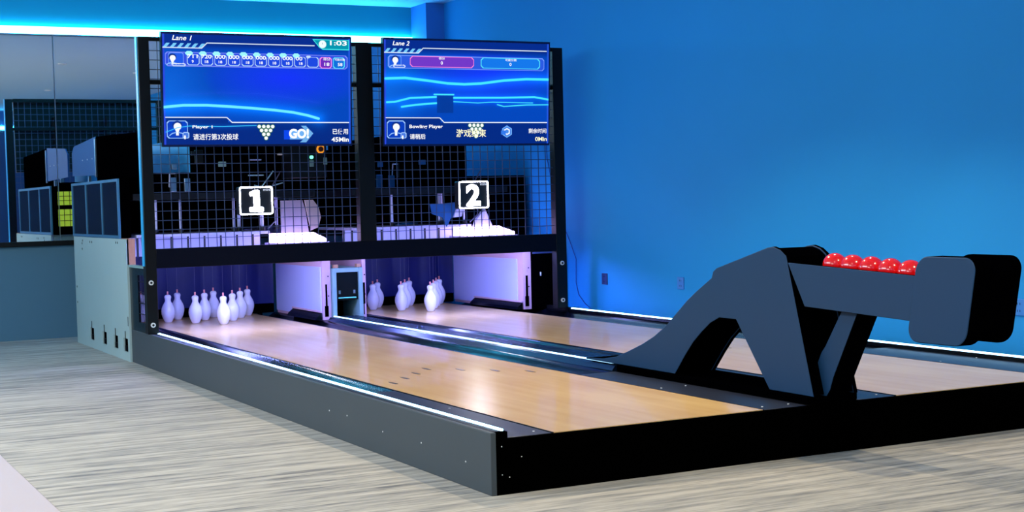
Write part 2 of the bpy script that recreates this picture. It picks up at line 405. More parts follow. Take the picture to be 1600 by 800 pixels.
def base_pic(p, lower, upper, blob):
    p.mixm(np.ones((PH, PW)), (2, 70, 188)); p.mixm(np.clip(1-np.hypot((p.u-.02)/.25, (p.v-.5)/.5), 0, 1), (10, 100, 220))
    p.mixm(np.clip(1-np.hypot((p.u-blob[0])/.45, (p.v-blob[1])/.3), 0, 1)**.8, (20, 50, 250))
    p.mixm(np.clip((.14-p.v)/.05, 0, 1)*.85, (4, 34, 130))
    lv = np.where(p.u < .33, lower, lower+.045)
    p.mixm((p.v > lv)*.9, (2, 34, 122))
    p.mixm(np.clip((.008-p.u)/.004+1, 0, 1), (40, 70, 220)); p.mixm(np.clip((p.u-.992)/.004+1, 0, 1)*.8, (40, 90, 230))
    # caption stripes and header line
    for i in range(6):
        u = .002+i*.036; p.poly([(u, .118), (u+.018, .118), (u+.036, .082), (u+.018, .082)], (120, 205, 255))
    p.line([(.0, .122), (.2, .122), (.228, .074), (.80 if upper else .985, .074)], .004, (225, 240, 255))
    p.line([(.01, lower), (.325, lower), (.352, lower+.045), (.99, lower+.045)], .0042, (235, 245, 255))
    # avatar box
    p.frame(.014, .122, lower+.028, .945, (150, 195, 255), (6, 60, 190), cut=.02)
    p.avatar(.068, .85, .13)
    p.frame(.094, .128, .885, .945, (160, 200, 255), (70, 120, 225), cut=.01)
def pins_icon(p, u0, v0, du, dv, r, halo):
    for row, n in enumerate((4, 3, 2, 1)):
        for i in range(n):
            u = u0+(i-(n-1)/2)*du; v = v0+row*dv
            p.disc(u, v, r*1.35, halo)
    for row, n in enumerate((4, 3, 2, 1)):
        for i in range(n): p.disc(u0+(i-(n-1)/2)*du, v0+row*dv, r, (250, 255, 255))
def pic_one():
    p = Pic(); base_pic(p, .752, True, (.65, .38))
    p.line([(.0, .66), (.10, .642), (.22, .640), (.35, .652), (.46, .665), (.58, .682), (.68, .702), (.76, .73), (.82, .76)], .012, (110, 240, 255), .055, (0, 120, 240))  # arcs here: cove light reflections on the glass, painted into the picture
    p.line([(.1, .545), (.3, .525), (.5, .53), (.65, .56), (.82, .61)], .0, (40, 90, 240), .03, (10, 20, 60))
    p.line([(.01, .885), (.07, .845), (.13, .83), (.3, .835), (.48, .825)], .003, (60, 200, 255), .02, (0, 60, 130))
    p.poly([(.79, .012), (.995, .012), (.995, .108), (.845, .108), (.825, .085)], (70, 240, 240)); p.poly([(.797, .018), (.991, .018), (.991, .100), (.848, .100), (.829, .080)], (0, 150, 175))
    p.disc(.846, .058, .036, (240, 255, 255))
    p.line([(.846, .058), (.846, .045)], .002, (0, 120, 150))
    p.frame(.012, .985, .158, .290, (120, 140, 250), (52, 80, 228), cut=.02)
    p.frame(.028, .108, .165, .275, (110, 150, 255), (30, 90, 235)); p.avatar(.050, .228, .10)
    p.frame(.045, .118, .262, .290, (200, 215, 255), (60, 110, 230), cut=.012)
    for i in range(10):
        u = .124+.0707*i
        p.frame(u, u+.063, .180, .278, (190, 225, 255) , (28, 72, 225), w=.003, cut=.016)
        if i < 9: p.rect(u-.010, u+.031, .150, .190, (160, 250, 255), 1, .018)
        else: p.rect(u-.006, u+.020, .168, .190, (200, 225, 255), 1, .01)
    p.frame(.829, .896, .178, .285, (255, 140, 235), (110, 40, 190), cut=.016)
    p.frame(.903, .969, .178, .285, (90, 230, 255), (10, 110, 220), cut=.016)
    pins_icon(p, .532, .835, .024, .036, .0165, (8, 100, 60))
    p.poly([(.628, .868), (.73, .868), (.73, .955), (.628, .955)], (10, 70, 235)); p.poly([(.66, .868), (.745, .868), (.722, .828), (.75, .828), (.79, .90), (.75, .985), (.715, .985), (.735, .955), (.66, .955)], (120, 190, 250), .85)
    return p.a
def pic_two():
    p = Pic(); base_pic(p, .745, False, (.62, .34))
    def q(pts): return [((x-150)/990, (y-113-16*(x-150)/990)/(645-33*(x-150)/990)) for x, y in pts]
    cy = (70, 235, 255)
    p.line(q([(158, 352), (270, 347), (400, 362), (520, 378), (620, 382), (720, 376), (860, 356), (1000, 346), (1136, 347)]), .012, cy, .05, (0, 110, 225))  # waves from here on are room light reflections painted into the screen
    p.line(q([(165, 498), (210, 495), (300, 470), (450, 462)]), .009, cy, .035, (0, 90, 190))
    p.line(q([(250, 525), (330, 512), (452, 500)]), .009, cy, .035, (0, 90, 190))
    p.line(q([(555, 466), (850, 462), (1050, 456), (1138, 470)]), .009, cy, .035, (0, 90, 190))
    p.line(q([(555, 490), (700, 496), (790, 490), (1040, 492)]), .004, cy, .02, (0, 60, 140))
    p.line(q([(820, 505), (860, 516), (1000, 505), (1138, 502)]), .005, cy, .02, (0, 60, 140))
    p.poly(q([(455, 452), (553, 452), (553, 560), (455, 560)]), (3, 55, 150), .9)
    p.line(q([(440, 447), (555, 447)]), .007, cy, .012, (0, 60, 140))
    p.frame(.022, .972, .145, .272, (110, 150, 255), (44, 90, 225), cut=.02)
    p.frame(.026, .100, .148, .266, (110, 160, 255), (24, 90, 225)); p.avatar(.064, .206, .11)
    p.frame(.052, .125, .236, .266, (200, 215, 255), (60, 110, 230), cut=.012)
    p.frame(.150, .532, .150, .256, (255, 130, 215), (115, 55, 200), cut=.022)
    p.frame(.574, .944, .150, .256, (80, 225, 255), (20, 120, 235), cut=.022)
    pins_icon(p, .545, .818, .0245, .036, .0165, (20, 110, 80))
    hx = lambda r: [(.737+r*math.sin(math.radians(60*i))*.56, .880+r*math.cos(math.radians(60*i))) for i in range(6)]
    p.poly(hx(.062), (110, 175, 250)); p.poly(hx(.050), (50, 120, 235)); p.poly(hx(.038), (235, 245, 255)); p.poly(hx(.022), (70, 140, 240)); p.poly([(.70, .87), (.73, .87), (.73, .91), (.70, .91)], (50, 120, 235))
    return p.a
def screen_mat():
    m = bpy.data.materials.new('lit_score_screen'); m.use_nodes = True; nt = m.node_tree; b = nt.nodes['Principled BSDF']
    at = nt.nodes.new('ShaderNodeVertexColor'); at.layer_name = 'picture'
    b.inputs['Base Color'].default_value = (.002, .003, .006, 1); b.inputs['Roughness'].default_value = .25; b.inputs['Specular IOR Level'].default_value = .2
    nt.links.new(at.outputs['Color'], b.inputs['Emission Color']); b.inputs['Emission Strength'].default_value = 1.0
    return m
SCREEN = screen_mat()
TXTW = E('white_screen_text', (252, 254, 255), 1.15)
TXTY = E('pale_yellow_screen_text', (250, 248, 205), 1.1)
class TV:
    def __init__(s, x0, x1, zb, zt, yb, yt, label, pic):
        s.o = Vector((x0, yt, zt)); s.ux = Vector((x1-x0, 0, 0)); s.vx = Vector((0, yb-yt, zb-zt))
        s.n = s.ux.cross(s.vx).normalized()
        if s.n.y > 0: s.n = -s.n
        s.t = thing('television', ((x0+x1)/2, YM, zb), label, 'television', 'score screens on the frame')
        # housing and bezel
        P = lambda u, v, d: s.o+s.ux*u+s.vx*v+s.n*d
        s.P = P
        e = .011; f = e*1.75
        hb = B(); hb.add([P(0, 0, -.002), P(1, 0, -.002), P(1, 1, -.002), P(0, 1, -.002), P(0, 0, -.05), P(1, 0, -.05), P(1, 1, -.05), P(0, 1, -.05)],
                          [(0,1,2,3), (7,6,5,4), (0,4,5,1), (1,5,6,2), (2,6,7,3), (3,7,4,0)])
        obj('housing', hb, BLACK, s.t)
        bz = B()
        for (u0, u1, v0, v1) in ((0, 1, 0, f), (0, 1, 1-f, 1), (0, e*.6, f, 1-f), (1-e*.6, 1, f, 1-f)):
            bz.add([P(u0, v0, .004), P(u1, v0, .004), P(u1, v1, .004), P(u0, v1, .004), P(u0, v0, -.002), P(u1, v0, -.002), P(u1, v1, -.002), P(u0, v1, -.002)],
                   [(0,1,2,3), (7,6,5,4), (0,4,5,1), (1,5,6,2), (2,6,7,3), (3,7,4,0)])
        obj('bezel', bz, M('dark_blue_bezel', (22, 34, 84), .3, metal=.4), s.t)
        for u in (.3, .7):
            a = P(u, .5, -.05); obj('wall_bracket', B().box(a.x-.03, a.x+.03, a.y, YM+.03, a.z-.25, a.z+.25), BLACK, s.t)
        s.e, s.f = e*.6, f
        # the screen grid
        d = off(s.t)
        us = np.linspace(e*.6, 1-e*.6, PW+1); vs = np.linspace(f, 1-f, PH+1)
        U_, V_ = np.meshgrid(us, vs); co = (np.array(P(0, 0, .0005)-d)[None, None]+U_[..., None]*np.array(s.ux)+V_[..., None]*np.array(s.vx)).reshape(-1, 3)
        me = bpy.data.meshes.new('screen'); me.vertices.add(len(co)); me.vertices.foreach_set('co', co.astype(np.float32).ravel())
        i = np.arange(PH)[:, None]*(PW+1)+np.arange(PW)[None]; q = np.stack([i, i+PW+1, i+PW+2, i+1], -1).reshape(-1, 4)
        me.loops.add(q.size); me.loops.foreach_set('vertex_index', q.ravel()); me.polygons.add(len(q)); me.polygons.foreach_set('loop_start', np.arange(0, q.size, 4))
        me.update(calc_edges=True); me.validate()
        ca = me.color_attributes.new('picture', 'FLOAT_COLOR', 'CORNER')
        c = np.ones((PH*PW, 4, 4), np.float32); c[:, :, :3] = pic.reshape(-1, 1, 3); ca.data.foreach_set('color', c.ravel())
        me.materials.append(SCREEN); so = bpy.data.objects.new('screen', me); COL.objects.link(so); so.parent = s.t
    def text(s, body, u0, u1, v0, v1, mat=TXTW, bold=.012, shear=0):
        # mesh lettering fitted to the box u0..u1, v0..v1 of the screen
        c = bpy.data.curves.new('lettering', 'FONT'); c.body = body; c.offset = bold; c.shear = shear; c.resolution_u = 4
        o = bpy.data.objects.new('lettering', c); COL.objects.link(o); bpy.context.view_layer.update()
        me = bpy.data.meshes.new_from_object(o.evaluated_get(bpy.context.evaluated_depsgraph_get()))
        COL.objects.unlink(o); bpy.data.objects.remove(o); bpy.data.curves.remove(c)
        co = np.empty(len(me.vertices)*3); me.vertices.foreach_get('co', co); co = co.reshape(-1, 3)
        lo, hi = co.min(0), co.max(0); t = (co-lo)/(np.maximum(hi-lo, 1e-6))
        d = off(s.t)
        out = [s.P(u0+(u1-u0)*a[0], v1+(v0-v1)*a[1], .0022)-d for a in t]
        for vtx, p in zip(me.vertices, out): vtx.co = p
        me.name = 'screen_lettering'; me.materials.clear(); me.materials.append(mat)
        ob = bpy.data.objects.new('screen_lettering', me); COL.objects.link(ob); ob.parent = s.t
        return ob
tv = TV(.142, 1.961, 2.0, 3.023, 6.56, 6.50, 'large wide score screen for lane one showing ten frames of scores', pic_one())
tv.text('Lane 1', .055, .155, .030, .072, shear=.25)
tv.text('1:03', .882, .975, .040, .082, bold=.02)
rolls = ['711', '720'] + ['000']*6+['00']
for i, r in enumerate(rolls):
    u = .130+.0707*i; tv.text(r, u, u+.052*len(r)/3, .193, .226)
    tv.text('9' if i == 0 else '18', u+.018+(0 if i else .004), u+.036+(0 if i else -.004), .242, .266)
tv.text('Player 1', .052, .110, .268, .284, bold=.0)
tv.text('得分', .844, .882, .196, .222, bold=.005); tv.text('18', .850, .878, .240, .270)
tv.text('可能分数', .908, .964, .200, .222, bold=.005); tv.text('58', .924, .950, .240, .270)
tv.text('Player 1', .150, .252, .812, .845, bold=.015)
tv.text('请进行第3次投球', .152, .385, .885, .940, bold=.008)
tv.text('GO!', .654, .762, .842, .930, bold=.045)
tv.text('已使用', .892, .978, .842, .893, bold=.008)
tv.text('45Min', .886, .982, .920, .962, bold=.02)
tv.text('1', .107, .115, .900, .932)
tv = TV(2.285, 4.118, 1.992, 3.028, 6.56, 6.50, 'large wide score screen for lane two with cyan light reflections painted into its picture', pic_two())
tv.text('Lane 2', .055, .152, .030, .070, shear=.25)
tv.text('得分', .322, .358, .168, .194, bold=.005); tv.text('0', .334, .346, .208, .238)
tv.text('可能分数', .722, .792, .170, .194, bold=.005); tv.text('0', .748, .760, .208, .238)
tv.text('Player 1', .060, .118, .244, .260, bold=.0)
tv.text('Bowling Player', .150, .345, .800, .842, bold=.015)
tv.text('请稍后', .152, .243, .885, .935, bold=.008)
tv.text('游戏结束', .425, .606, .842, .918, TXTY, bold=.012)
tv.text('剩余时间', .868, .980, .835, .883, bold=.008)
tv.text('0Min', .910, .984, .918, .958, TXTY, bold=.02)
tv.text('1', .107, .115, .900, .932)

# ------------------------------------------------------------------ lit lane number signs
def digit_mesh(ch, x0, x1, z0, z1, y, mat, parent, bold=.03, name='digit'):
    c = bpy.data.curves.new('d', 'FONT'); c.body = ch; c.offset = bold; c.extrude = .0; c.resolution_u = 8
    o = bpy.data.objects.new('d', c); COL.objects.link(o); bpy.context.view_layer.update()
    me = bpy.data.meshes.new_from_object(o.evaluated_get(bpy.context.evaluated_depsgraph_get()))
    COL.objects.unlink(o); bpy.data.objects.remove(o); bpy.data.curves.remove(c)
    xs = [v.co.x for v in me.vertices]; ys = [v.co.y for v in me.vertices]; d = off(parent)
    for v in me.vertices:
        v.co = Vector((x0+(x1-x0)*(v.co.x-min(xs))/(max(xs)-min(xs)), y, z0+(z1-z0)*(v.co.y-min(ys))/(max(ys)-min(ys))))-d
    me.materials.clear(); me.materials.append(mat); ob = bpy.data.objects.new(name, me); COL.objects.link(ob); ob.parent = parent
    return ob
for ch, x0, x1, z0, z1 in (('1', .852, 1.176, 1.370, 1.632), ('2', 3.108, 3.440, 1.370, 1.645)):
    y = 6.62
    t = thing('lane_number_sign', ((x0+x1)/2, y, z0), 'square black sign with a glowing white number %s hung on the mesh' % ('one' if ch == '1' else 'two'), 'sign', 'lane number signs')
    obj('sign_box', B().prism(rrect(x0, x1, z0, z1, .02), 1, y, y+.09), M('sign_black_face', (6, 9, 18), .4), t)
    o_ = rrect(x0+.002, x1-.002, z0+.002, z1-.002, .02); i_ = rrect(x0+.012, x1-.012, z0+.012, z1-.012, .012)
    n = len(o_); vs = [(a, y-.006, b) for a, b in o_]+[(a, y-.006, b) for a, b in i_]+[(a, y-.0005, b) for a, b in o_]+[(a, y-.0005, b) for a, b in i_]
    fs = []
    for i in range(n):
        j = (i+1) % n; fs += [(i, j, n+j, n+i), (2*n+i, 3*n+i, 3*n+j, 2*n+j), (i, 2*n+i, 2*n+j, j), (n+i, n+j, 3*n+j, 3*n+i)]
    obj('glowing_border', B().add(vs, fs), SIGN_W, t)
    w = x1-x0; h = z1-z0
    if ch == '1':
        a = x0+w*.30; b_ = x0+w*.71; st0 = x0+w*.425; st1 = x0+w*.60
        bb = B(); bb.prism(rrect(a, b_, z0+h*.10, z0+h*.27, .012), 1, y-.006, y-.0005); bb.prism([(st0, z0+h*.22), (st1, z0+h*.22), (st1, z0+h*.84), (st1-.02, z0+h*.88), (st0+.02, z0+h*.88), (a+.006, z0+h*.80), (a, z0+h*.74), (a+.01, z0+h*.67), (st0, z0+h*.68)], 1, y-.0062, y-.0006)
        obj('digit', bb, SIGN_W, t)
    else:
        digit_mesh('2', x0+w*.25, x0+w*.72, z0+h*.10, z0+h*.88, y-.004, SIGN_W, t, bold=.035)
    digit_mesh('mini', x0+w*.72, x0+w*.93, z0+h*.84, z0+h*.93, y-.004, M('dim_white_sign_lettering', (200, 205, 215), .5, emit=(230, 235, 250), es=.7), t, bold=.0, name='small_lettering')
    obj('hanger', B().box((x0+x1)/2-.05, (x0+x1)/2+.05, y+.088, YM+.04, (z0+z1)/2-.05, (z0+z1)/2+.05), BLACK, t)

# ------------------------------------------------------------------ pins
def pin_profile(h, r):
    pts = [(.42, 0), (.50, .01), (.62, .06), (.84, .18), (.98, .32), (1.0, .40), (.95, .50), (.80, .60), (.60, .69), (.46, .75), (.42, .80), (.46, .86), (.50, .90), (.49, .94), (.40, .975), (.22, .997), (.02, 1.0)]
    return [(a*r, b*h) for a, b in pts]
def make_pin(loc, label):
    t = thing('bowling_pin', loc, label, 'bowling pin', 'bowling pins on the pin decks')
    L = Vector(loc)
    obj('pin_body', B().lathe(pin_profile(.285, .070), L, 28), PINW, t, smooth=True)
    obj('cord_plug', B().tube(L+Vector((0,0,.284)), L+Vector((0,0,.318)), .0085, 10), ORNG, t)
    obj('cord', B().tube(L+Vector((0,0,.325)), L+Vector((0,0,.66)), .0011, 6), CORD, t)
    return t
rows = [(7.725, (1.0,)), (8.07, (.81, 1.20)), (8.395, (.614, 1.0, 1.385)), (8.68, (.41, .79, 1.18, 1.556))]
rown = {0: ['head pin at the front of'], 1: ['left pin of the second row on', 'right pin of the second row on'],
        2: ['left pin of the third row on', 'middle pin of the third row on', 'right pin of the third row on'],
        3: ['leftmost pin of the back row on', 'second from left pin of the back row on', 'second from right pin of the back row on', 'rightmost pin of the back row on']}
pin0 = None
for k, dx in ((0, 0), (1, 2.283)):
    for ri, (y, xs) in enumerate(rows):
        for ci, x in enumerate(xs):
            lab = 'white string bowling pin, %s lane %s' % (rown[ri][ci], ('one', 'two')[k])
            if pin0 is None: pin0 = make_pin((x+dx, y, ZL), lab)
            else: dup(pin0, (x+dx, y, ZL), lab)

# ------------------------------------------------------------------ pit: curtains, kickbacks, lamps, centre box
for k, (a, b) in enumerate(((.10, 1.93), (2.40, 4.13))):
    c = thing('pit_curtain', ((a+b)/2, 9.0, ZL), 'dark blue curtain behind the pins of lane %s' % ('one', 'two')[k], 'curtain', 'curtains behind the pins')
    n = 40; vs = []; fs = []
    for i in range(n+1):
        x = a+(b-a)*i/n; w = .012*math.sin(i*.9)+.006*math.sin(i*2.3)
        vs += [(x, 8.92+w, .37), (x, 8.92+w*.6, 1.03), (x, 8.935+w, .37), (x, 8.935+w*.6, 1.03)]
    for i in range(n):
        q = i*4; fs += [(q, q+4, q+5, q+1), (q+2, q+3, q+7, q+6), (q, q+2, q+6, q+4), (q+1, q+5, q+7, q+3)]
    obj('cloth', B().add(vs, fs), CURT, c, smooth=True)
    obj('bottom_pad', B().box(a, b, 8.90, 8.96, ZL+.001, .38), RETBLK, c, bevel=.01)
def kick(x0, x1, y0, face, label, guard=True, lead=.03):
    # face = +1: the lit face looks toward +x, -1 toward -x
    t = thing('kickback_panel', ((x0+x1)/2, y0, ZL), label, 'side panel', 'panels beside the pin decks')
    obj('board', B().box(x0, x1, y0, 8.89, ZL+.001, .90), EDGE, t)
    fx = (x1, x1+.012) if face > 0 else (x0-.012, x0)
    obj('white_sheet', B().box(*fx, y0+lead, 8.885, ZL+.03, .80 if face > 0 else .815), KICK, t)
    if guard:
        gx = -1 if face < 0 else 1; xb = x0-.013 if face < 0 else x1+.013
        obj('guard_strip', B().prism([(xb, ZL+.002), (xb+gx*.07, ZL+.002), (xb+gx*.055, ZL+.03), (xb, ZL+.075)], 1, y0, 8.35), BLACKG, t)
        obj('guard_edge', B().box(min(xb, xb+gx*.012), max(xb, xb+gx*.012), y0, 8.35, ZL+.076, ZL+.092), EDGE, t)
    s = B(); s.box(x0+.02, x1-.03, y0-.003, y0+.001, .31, .42); s.box(x0+.03, x1-.04, y0-.003, y0+.001, .42, .64)
    for z in (.72, .52): obj('screw_head', B().tube((x0+(x1-x0)*.7, y0-.004, z), (x0+(x1-x0)*.7, y0, z), .007), RETBLK, t)
    obj('slot_plate', s, RETBLK, t)
    return t
kick(.045, .095, 7.42, 1, 'kickback panel left of the pins of lane one', False)
kick(1.965, 2.055, 7.48, -1, 'white faced kickback panel right of the pins of lane one')
kick(2.40, 2.44, 7.48, 1, 'kickback panel left of the pins of lane two', False)
kick(4.14, 4.235, 7.22, -1, 'white faced kickback panel right of the pins of lane two', lead=.12)
# centre box between the pin decks
cb = thing('ball_exit_box', (2.225, 7.5, .278), 'pale teal framed black box between the two pin decks', 'ball exit box')
f = B(); f.box(2.064, 2.105, 7.44, 8.6, .278, .80); f.box(2.350, 2.392, 7.44, 8.6, .278, .80); f.box(2.105, 2.350, 7.44, 8.6, .755, .80)
obj('box_frame', f, TEAL, cb, bevel=.003)
obj('front_panel', B().box(2.106, 2.349, 7.47, 7.49, .47, .754), BLACKG, cb)
obj('teal_ledge', B().box(2.13, 2.32, 7.45, 7.47, .49, .50), M('bright_teal_ledge', (110, 220, 200), .4), cb)  # narrow ledge with a bright teal base colour
for x in (2.145, 2.305): obj('hinge', B().box(x-.01, x+.01, 7.462, 7.47, .535, .57), ALU, cb)
obj('opening_liner', B().box(2.106, 2.349, 7.9, 7.92, .278, .47), RETBLK, cb)
for x in (2.09, 2.34): obj('wooden_block', B().box(x, x+.045, 7.46, 7.52, .801, .835), WOOD, cb)
# right-hand black box beside lane two
rb = thing('side_cabinet', (4.4, 7.2, ZL), 'black cabinet right of the pins of lane two', 'cabinet')
obj('cabinet_body', B().box(4.245, 4.56, 7.2, 8.9, .278, .885), RETBLK, rb)
obj('corner_post', B().box(4.561, 4.60, 7.19, 7.24, 0, .89), M('blue_grey_corner_post', (60, 72, 110), .4), rb)
obj('top_lip', B().box(4.245, 4.56, 7.185, 7.2, .868, .885), M('blue_grey_corner_post', (60, 72, 110), .4), rb)
obj('small_latch', B().box(4.335, 4.347, 7.19, 7.2, .63, .67), WHITEP, rb)
for k, (a, b, c0, c1) in enumerate(((.2, 1.9, 1.54, 2.03), (2.5, 4.1, 3.64, 4.2))):
    t = thing('pin_lamp', ((a+b)/2, 6.9, .95), 'violet white lamp behind the cross beam above lane %s' % ('one', 'two')[k], 'lamp', 'lamps over the pins')
    obj('lamp_tube', B().box(a, b, 6.90, 6.95, .93, .955), LED_P, t)
    obj('lamp_housing', B().box(a-.02, b+.02, 6.825, 6.97, .956, .985), WHITEP, t)
    t = thing('deck_light', ((c0+c1)/2, 7.6, 1.06), 'glowing violet light box above the right side of lane %s' % ('one', 'two')[k], 'lamp', 'glowing light boxes behind the mesh')
    obj('glowing_panel', B().prism([(7.50, 1.075), (7.50, 1.105), (7.86, 1.165), (7.86, 1.075)], 0, c0, c1), E('violet_glow_panel', (.62, .45, 1.0), 14, srgb=False), t)
    obj('light_base', B().box(c0-.03, c1+.03, 7.49, 7.9, 1.04, 1.074), M('violet_tinted_white_steel', (190, 175, 220), .4), t)

# ------------------------------------------------------------------ string pinsetters
MACH = {}
STEEL = M('dark_machine_steel', (14, 17, 24), .4, metal=.3)
LILAC = M('white_machine_steel', (170, 172, 205), .35)
for k, dx in ((0, 0), (1, 2.283)):
    n_ = ('one', 'two')[k]
    t = MACH[k] = thing('string_pinsetter', (1.05+dx, 8.2, 1.0), 'black string pinsetter machine behind the mesh above lane %s' % n_, 'pinsetter', 'pinsetter machines')
    if k == 0:
        obj('upper_cabinet', B().box(.72, 1.98, 7.75, 9.6, 1.6, 2.14), RETBLK, t, bevel=.01)
        obj('side_sheet', B().box(.705, .719, 7.76, 9.6, 1.80, 2.14), M('blue_sheet_painted_lit', (70, 180, 240), .4), t)  # cyan light on this sheet is put into its brighter blue colour
        obj('lower_cabinet', B().box(.19, .704, 7.75, 9.3, 1.6, 1.80), RETBLK, t, bevel=.01)
        hx = .42
    else:
        obj('upper_cabinet', B().box(2.88, 3.87, 7.95, 9.6, 1.6, 2.16), RETBLK, t, bevel=.01)
        obj('lower_cabinet', B().box(3.871, 4.60, 7.95, 9.3, 1.05, 1.72), RETBLK, t, bevel=.01)
        hx = 3.0
    obj('shelf', B().box(.13+dx, 2.0+dx-(.05 if k else 0), 7.70, 9.5, 1.535, 1.598), STEEL, t)
    for j, (x, y) in enumerate(((.36, 7.78), (.62, 7.82), (1.16, 7.80), (1.26, 7.95), (1.46, 7.80), (1.60, 8.3), (1.78, 8.3))):
        if k and j > 4: continue
        rod = obj('guide_rod', B().tube((x+dx, y, 1.20), (x+dx, y, 1.54), .012 if j % 3 else .017, 12), M('pale_rod_metal', (190, 195, 225), .3), t)
        obj('rod_collar', B().tube((x+dx, y, 1.20), (x+dx, y, 1.245), .028, 12), STEEL, rod)
    obj('pin_table', B().box(.15+dx, 1.50+dx, 7.7, 8.8, 1.17, 1.199), LILAC, t, bevel=.004)
    obj('mirror_blocker', B().box(.13+dx, 1.95+dx, 9.40, 9.42, 1.20, 1.535), RETBLK, t)  # black sheet added to block the mirror's reflections behind the rods
    obj('table_skirt', B().box(.15+dx, 1.50+dx, 8.0, 8.02, .98, 1.168), LILAC, t)
    pieces('skirt_rib', [B().box(.22+dx+i*.17, .235+dx+i*.17, 7.985, 8.0, .98, 1.168) for i in range(8)], STEEL, t)
    for xx in (.1, 1.93): obj('rear_leg', B().box(xx+dx, xx+dx+.06, 9.5, 9.6, .0, 1.6), STEEL, t)
    # cables
    for pts in (((1.50, 7.7, 1.50), (1.56, 7.65, 1.40), (1.55, 7.65, 1.30), (1.48, 7.7, 1.22)), ((1.42, 7.68, 1.50), (1.50, 7.68, 1.60), (1.62, 7.68, 1.78))):
        obj('cable', B().path([(p[0]+dx, p[1], p[2]) for p in pts], .006), CORD, t)
    # small fittings on the machine fronts
    for (x, z, w, h, m) in ((.50, 1.63, .06, .14, ALU), (.64, 1.63, .06, .13, ALU), (.52, 1.85, .05, .05, ALU), (1.0, 1.87, .07, .05, TEAL), (1.32, 1.93, .12, .012, ALU), (1.62, 1.98, .12, .02, WHITEP)):
        if k == 0: obj('fitting', B().box(x, x+w, 7.70, 7.745, z-.02, z-.02+h), m, t, bevel=.004)
        elif x < 1.1: obj('fitting', B().box(x+dx-.02, x+dx-.02+w, 7.86, 7.90, z-.02, z-.02+h), BLUEST, t, bevel=.004)
# wiring, handles and small plates on the machine fronts
for k, dx, yy in ((0, 0, 7.748), (1, 2.283, 7.948)):
    t = MACH[k]
    obj('handle_bar', B().path([(.56+dx, yy-.02, 1.79), (.50+dx, yy-.03, 1.79), (.49+dx, yy-.03, 1.66), (.56+dx, yy-.02, 1.66)] if k == 0 else [(3.03, yy-.02, 1.86), (2.97, yy-.03, 1.86), (2.96, yy-.03, 1.74)], .006), M('pale_rod_metal', (190, 195, 225), .3), t)
    obj('handle_foot', B().box(.555+dx, .575+dx, yy-.025, yy, 1.65, 1.80) if k == 0 else B().box(3.025, 3.045, yy-.025, yy, 1.72, 1.87), STEEL, t)
t = thing('cable_loom', (1.5, 7.70, 1.62), 'tangled white cables and clips above the shelf behind the number one sign', 'cables')
for a, b in (((1.36, 7.72, 1.66), (1.52, 7.72, 1.62)), ((1.40, 7.71, 1.60), (1.56, 7.71, 1.80)), ((1.30, 7.72, 1.76), (1.46, 7.72, 1.76)), ((1.50, 7.70, 1.64), (1.66, 7.72, 1.68)), ((1.70, 7.72, 1.42), (1.80, 7.71, 1.50))):
    obj('cable', B().tube(a, b, .006), M('pale_teal_cable', (150, 190, 200), .4), t)
t = thing('hanging_speaker', (.55, 7.62, 2.0), 'small black box hanging on the mesh below the lane one screen', 'box')
obj('speaker_body', B().box(.50, .57, 6.775, 6.83, 1.86, 1.98), BLACK, t, bevel=.004)
obj('clip', B().box(.46, .50, 6.775, 6.80, 1.93, 1.97), STEEL, t)
# white deflector pieces under the shelf
t = thing('deflector_plate', (1.72, 7.6, 1.15), 'grey lilac folded deflector plate hanging behind the mesh of lane one', 'plate')
obj('plate', B().prism([(1.60, 1.17), (1.60, 1.50), (1.83, 1.50), (1.86, 1.40), (1.89, 1.17)], 1, 7.62, 7.64), M('lilac_grey_plastic', (150, 140, 160), .5), t)
obj('curved_flap', B().prism([(1.90, 1.19), (1.84, 1.50), (1.93, 1.50), (1.99, 1.42), (2.01, 1.32), (1.98, 1.22)], 1, 7.58, 7.60), M('warm_grey_plastic', (165, 150, 150), .5), t)
t = thing('cone_fitting', (3.88, 7.6, 1.13), 'pale pointed plastic fitting above the light box of lane two', 'fitting')
obj('cone', B().prism([(3.77, 1.166), (3.93, 1.166), (3.99, 1.166), (3.90, 1.36), (3.80, 1.25)], 1, 7.60, 7.66), M('pale_lilac_plastic', (200, 200, 235), .4), t)
obj('cone_tip', B().prism([(3.86, 1.19), (3.94, 1.19), (3.90, 1.345)], 1, 7.585, 7.60), M('warm_white_plastic', (235, 220, 225), .4), t)
t = thing('folded_flap', (3.45, 7.7, 1.2), 'blue grey folded flap hanging below the number two sign', 'flap')
obj('flap', B().prism([(3.28, 1.42), (3.65, 1.44), (3.64, 1.28), (3.52, 1.27), (3.47, 1.18), (3.42, 1.28), (3.30, 1.32)], 1, 7.66, 7.68), BLUEST, t)
obj('flap_fold', B().prism([(3.53, 1.275), (3.63, 1.285), (3.66, 1.44), (3.60, 1.44)], 1, 7.62, 7.64), M('pale_lilac_plastic', (200, 200, 235), .4), t)
